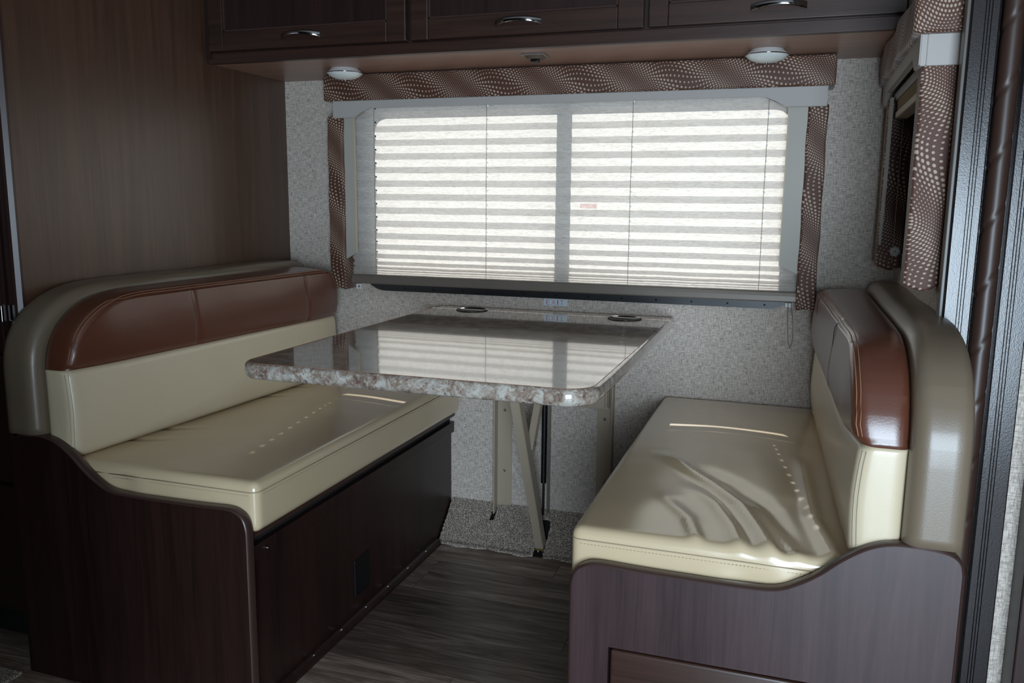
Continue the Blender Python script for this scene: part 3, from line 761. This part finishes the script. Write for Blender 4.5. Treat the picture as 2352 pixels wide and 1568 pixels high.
# ================================================================ WINDOW SURROUND, long window
vs = thing('window_valance', 'brown dot-patterned fabric valance with grey cornice and side legs round the long window', 'valance', (.93, -.05, 1.35), 'fabric window surrounds')
obj('fabric_header', B(.204, 1.662, -.108, -.0005, 1.356, 1.4315, bev=.006, seg=3), M['fabx'], vs, smooth='auto', label='brown cloth header printed with cream dots')
pts = [(.231, 1.307), (.300, 1.307), (.350, 1.3365), (1.492, 1.3365), (1.546, 1.307), (1.645, 1.307), (1.645, 1.3575), (.231, 1.3575)]
obj('cornice_board', prism(bmesh.new(), pts, 'y', -.100, -.086, bev=.0025), M['cornice'], vs, label='grey padded cornice with clipped corners')
for a, b in ((.231, .243), (1.633, 1.645)): obj('cornice_return', B(a, b, -.0862, -.0005, 1.307, 1.3575, bev=.002), M['cornice'], vs)
for a, b, tilt in ((.196, .250, 0), (1.601, 1.650, 0)):
    bm = soft_box(a, b, -.078, -.0008, .782, 1.315, .006, (8, 8, 60), lambda p: Vector((.0012*math.sin(p.z*40), 0, (.004*math.sin((p.x)*90) if p.z < .80 else 0))))
    obj('side_leg', bm, M['fabz'], vs, smooth=True, loc=(a, -.078, 1.05), label='narrow leg wrapped in brown dotted cloth')
for xa, xb, cut in ((.250, .286, 1), (1.553, 1.601, -1)):
    if cut == 1: pts = [(xa, .878), (xb, .898), (xb, 1.312), (xa, 1.312)]
    else: pts = [(xa, .900), (xb, .878), (xb, 1.312), (xa, 1.312)]
    wg = obj('side_wing', prism(bmesh.new(), pts, 'y', -.068, -.062), M['wing'], vs, label='grey-green wing board with slanted foot')
    xe = xb if cut == 1 else xa
    obj('wing_edge', B(xe-.0012, xe+.0012, -.0692, -.0615, .899, 1.312), M['beige_edge'], wg)

# ================================================================ WINDOW SURROUND, side window
v2 = thing('window_valance', 'dot-patterned fabric valance and legs round the tinted side window beside the rope moulding', 'valance', (1.81, -.42, 1.3), 'fabric window surrounds')
XF = 1.775
obj('fabric_header', soft_box(XF-.012, 1.8395, -.775, -.045, 1.352, 1.4325, .008, (8, 60, 10), lambda p: Vector((-.003*math.sin(p.y*22) if p.x < XF else 0, 0, 0))), M['faby'], v2, smooth=True)
pts = [(-.757, 1.300), (-.690, 1.300), (-.655, 1.328), (-.155, 1.328), (-.125, 1.300), (-.065, 1.300), (-.065, 1.354), (-.757, 1.354)]
obj('cornice_board', prism(bmesh.new(), pts, 'x', XF, XF+.012, bev=.002), M['cornice'], v2, label='grey padded cornice with clipped corners')
for a, b in ((-.757, -.745), (-.077, -.065)): obj('cornice_return', B(XF+.011, 1.8395, a, b, 1.300, 1.354, bev=.002), M['cornice'], v2)
for a, b, zb in ((-.752, -.700, .912), (-.172, -.120, .908)):
    bm = soft_box(XF+.006, 1.8392, a, b, zb, 1.308, .006, (8, 8, 50), lambda p: Vector((0, .0015*math.sin(p.z*35), (.004*math.sin(p.x*110) if p.z < .93 else 0))))
    obj('side_leg', bm, M['fabz'], v2, smooth=True, loc=(1.80, a, 1.10))
bm = prism(bmesh.new(), catmull([(-.176, .985, 0), (-.196, 1.03, 0), (-.205, 1.06, 0), (-.215, 1.12, 0), (-.216, 1.30, 0)], 4) and [(-.173, .965), (-.188, 1.000), (-.200, 1.045), (-.198, 1.07), (-.210, 1.10), (-.214, 1.31), (-.173, 1.31)], 'x', XF+.008, XF+.014)
obj('side_wing', bm, M['wing'], v2, label='grey-green wing board with pointed foot')
dsc = obj('button_washer', lathe(bmesh.new(), [(0, .0035), (.002, .0035), (.0025, .002), (.006, .003), (.011, .001), (.0115, -.001), (0, -.001)], (0, 0, 0), 'z', 24), M['white'], v2, smooth='auto', loc=(0, 0, 0))
dsc.rotation_euler = (PI/2, 0, 0); dsc.location = Vector((1.822, -.1738, .950))-v2.location
dsc2 = obj('stem', B(1.8205, 1.8235, -.1785, -.1765, .9485, .9515), M['black'], v2)
# raised blind stack and its tensioned cord inside the side surround
s2 = thing('raised_shade', 'beige pleated shade stacked at the top of the tinted side window', 'blind', (1.81, -.44, 1.27))
bm = bmesh.new(); pp = []
for i in range(7): pp += [(-.69, 0)]
obj('head_rail', B(1.792, 1.828, -.697, -.176, 1.302, 1.322, bev=.002), M['rail'], s2)
bm = bmesh.new(); n = 8; zz = 1.302; prof = []
for i in range(n): prof += [(1.796, zz-.003*i), (1.822, zz-.003*i-.0015)]
back_ = [(1.826, zz-.003*n), (1.826, zz)]
obj('stacked_pleats', prism(bm, prof+back_, 'y', -.696, -.177), M['beige_edge'], s2)
obj('bottom_rail', B(1.794, 1.824, -.697, -.176, 1.262, 1.277, bev=.003), M['beige'], s2)
obj('guide_cord', tube(bmesh.new(), [(1.812, -.215, 1.262), (1.813, -.215, .925)], .0007, 5), M['beige_edge'], s2)

# ================================================================ OVERHEAD CABINET
ZC, YC = 1.434, -.372
cb = thing('overhead_cabinet', 'dark cherry overhead cabinet with three doors above the window', 'cabinet', (.92, -.19, ZC))
bm = bmesh.new(); box(bm, .0005, 1.833, YC, -.0005, ZC+.014, 1.995); obj('carcass', bm, M['dark'], cb)
obj('underside_panel', B(.0015, 1.833, YC+.018, -.001, ZC, ZC+.014), M['under'], cb, label='pale cherry underside panel')
obj('lower_rail', B(.0008, 1.833, YC-.004, YC+.018, ZC-.001, 1.4605, bev=.0015), M['darkx'], cb)
obj('end_block', B(.0008, .016, YC-.008, YC, 1.446, 1.99), M['dark'], cb)
for x0, x1, pa, pb, hx in ((.0165, .6185, .065, .564, .314), (.631, 1.2255, .680, 1.164, .921), (1.237, 1.829, 1.282, 1.785, 1.5245)):
    zt, z0 = 1.985, 1.4625; pz = 1.513; pt_ = 1.935; yf = YC-.019
    bm = bmesh.new()
    box(bm, x0, pa, yf, YC-.001, z0, zt, bev=.003); box(bm, pb, x1, yf, YC-.001, z0, zt, bev=.003)
    box(bm, pa, pb, yf+.0004, YC-.001, z0+.0005, pz, bev=.0024); box(bm, pa, pb, yf+.0004, YC-.001, pt_, zt-.0005, bev=.0024)
    d = obj('door', bm, M['darkx'], cb)
    obj('door_panel', B(pa-.002, pb+.002, YC-.010, YC-.002, pz-.002, pt_+.002), M['dark'], d)
    bm = bmesh.new()                                                  # sticking bead round the recessed panel
    for q in ((pa, pb, pz, pz+.005), (pa, pb, pt_-.005, pt_)): box(bm, q[0], q[1], yf+.003, YC-.009, q[2], q[3], bev=.0012)
    for q in ((pa, pa+.005), (pb-.005, pb)): box(bm, q[0], q[1], yf+.003, YC-.009, pz, pt_, bev=.0012)
    obj('bead', bm, M['band'], d)
    bm = bmesh.new(); rows = []                                       # bow pull
    w2_ = .059; K = 24
    for i in range(K+1):
        u = -1+2*i/K; x = hx+u*w2_; yy = yf-.003-.020*(1-abs(u)**2.4); hgt = .0075-.0022*(1-u*u); zc_ = 1.490+.0045*(1-u*u)
        rows.append([bm.verts.new((x, yy+dy, zc_+dz*hgt)) for dy, dz in ((0, 1), (-.0032, .7), (-.0042, 0), (-.0032, -.7), (0, -1), (.0016, 0))])
    for A, Bq in zip(rows, rows[1:]):
        for k in range(6): bm.faces.new((A[k], A[(k+1) % 6], Bq[(k+1) % 6], Bq[k]))
    bm.faces.new(rows[0][::-1]); bm.faces.new(rows[-1])
    hh = obj('handle', bm, M['chrome'], d, smooth='auto', label='dark chrome bow handle')
for (x, y), lab in (((.328, -.191), 'round white frosted puck light under the left end of the overhead cabinet'), ((1.496, -.184), 'round white frosted puck light under the right end of the overhead cabinet')):
    t = thing('puck_light', lab, 'light', (x, y, ZC), 'puck lights under the overhead cabinet')
    obj('base', lathe(bmesh.new(), [(0, 0), (.040, 0), (.043, -.004), (.050, -.010), (.0515, -.013), (.049, -.0145)], (x, y, ZC), 'z', 48), M['white'], t, smooth='auto')
    obj('lens', lathe(bmesh.new(), [(.0492, -.0135), (.046, -.018), (.038, -.0235), (.026, -.0275), (.012, -.0296), (0, -.030)], (x, y, ZC), 'z', 48), M['lens'], t, smooth=True)
    obj('rim', lathe(bmesh.new(), [(.0518, -.0115), (.0526, -.0125), (.0518, -.0138), (.0505, -.0135)], (x, y, ZC), 'z', 48), M['chrome'], t, smooth=True)
    obj('finial', lathe(bmesh.new(), [(.0028, -.029), (.0034, -.031), (.0026, -.034), (0, -.035)], (x, y, ZC), 'z', 14), M['chrome'], t, smooth=True)
t = thing('touch_switch', 'small square black and chrome switch under the middle of the cabinet', 'switch', (.927, -.27, ZC))
bm = bmesh.new(); prism(bm, [(.897, -.300), (.957, -.300), (.957, -.240), (.897, -.240)], 'z', ZC, ZC-.004)
bmesh.ops.translate(bm, vec=(0, 0, 0), verts=bm.verts); obj('bezel', bm, M['steel'], t)
bm = bmesh.new(); A = [bm.verts.new((.927+a*.026, -.27+b*.026, ZC-.004)) for a, b in ((-1, -1), (1, -1), (1, 1), (-1, 1))]; Bq = [bm.verts.new((.927+a*.015, -.27+b*.015, ZC-.012)) for a, b in ((-1, -1), (1, -1), (1, 1), (-1, 1))]
for k in range(4): bm.faces.new((A[k], A[(k+1) % 4], Bq[(k+1) % 4], Bq[k]))
bm.faces.new(Bq); obj('housing', bm, M['chrome'], t)
obj('button', B(.917, .937, -.280, -.260, ZC-.019, ZC-.012, bev=.0015), M['blackp'], t)

# ================================================================ EXIT DECAL
ex = thing('exit_sign', 'small pale EXIT decal with crimson letters on the wall just below the long window', 'sign', (.918, -.0012, .764))
obj('backing', B(.882, .955, -.0012, -.0002, .7535, .7745), M['decal'], ex)
xx = .8895
for ch in 'EXIT':
    cu = bpy.data.curves.new('letter', 'FONT'); cu.body = ch; cu.size = .0225; cu.extrude = .0002; cu.offset = -.00045
    o = bpy.data.objects.new('letter_tmp', cu); C.objects.link(o); bpy.context.view_layer.update()
    me = bpy.data.meshes.new_from_object(o); bpy.data.objects.remove(o)
    bm = bmesh.new(); bm.from_mesh(me); mn = min(v.co.x for v in bm.verts); mxx = max(v.co.x for v in bm.verts)
    wd = {'E': .0105, 'X': .0125, 'I': .0026, 'T': .0115}[ch]
    for v in bm.verts:
        v.co = Vector((xx+(v.co.x-mn)/(mxx-mn)*wd, -.0014-v.co.z*.5, .7562+v.co.y))
    obj('letter', bm, M['red'], ex); xx += wd+.0056

# ================================================================ WARDROBE at the left edge, DARK CABINET at the right edge
wd_ = thing('wardrobe', 'dark wood wardrobe at the left edge with chrome door hinge', 'cabinet', (-.8, -.9, 0))
obj('carcass', B(-1.58, -.0205, -1.028, -.06, .09, 1.995), M['dark'], wd_)
obj('toe_kick', B(-1.58, -.0205, -.98, -.06, 0, .09), M['gap'], wd_)
ud = obj('upper_door', B(-.62, -.050, -1.047, -1.029, .722, 1.97, bev=.003), M['dark'], wd_)
obj('lower_door', B(-.62, -.050, -1.047, -1.029, .42, .712, bev=.003), M['dark'], wd_)
obj('lower_door', B(-.62, -.050, -1.047, -1.029, .11, .41, bev=.003), M['dark'], wd_)
hg = obj('hinge', tube(bmesh.new(), [(-.047, -1.048, .79), (-.047, -1.048, .825)], .0042, 12), M['chrome'], ud, smooth='auto', label='chrome barrel hinge')
obj('hinge_leaf', B(-.046, -.034, -1.0315, -1.0285, .79, .825), M['chrome'], hg) if False else obj('hinge_leaf', B(-.0465, -.034, -1.032, -1.028, .79, .825), M['chrome'], wd_)
struct('trim_3', B(1.9965, 2.9, -0.86, -0.791, 0, 2.0, bev=.003), M['dark'])

# unseen counter, added behind the camera to shade the lower left of the dinette
kc = thing('shading_counter', 'added dark wood counter with pale worktop, unseen, shading the left bench', 'counter', (-.25, -2.7, 0))
obj('carcass', B(-1.55, 1.06, -3.30, -2.18, .09, .87), M['dark'], kc)
obj('toe_kick', B(-1.55, 1.02, -3.30, -2.23, 0, .09), M['gap'], kc)
obj('worktop', B(-1.57, 1.09, -3.31, -2.15, .87, .905, bev=.006), M['granite'], kc)
for i in range(4): obj('door', B(-1.50+i*.62, -.91+i*.62, -2.18, -2.162, .11, .85, bev=.004), M['dark'], kc)
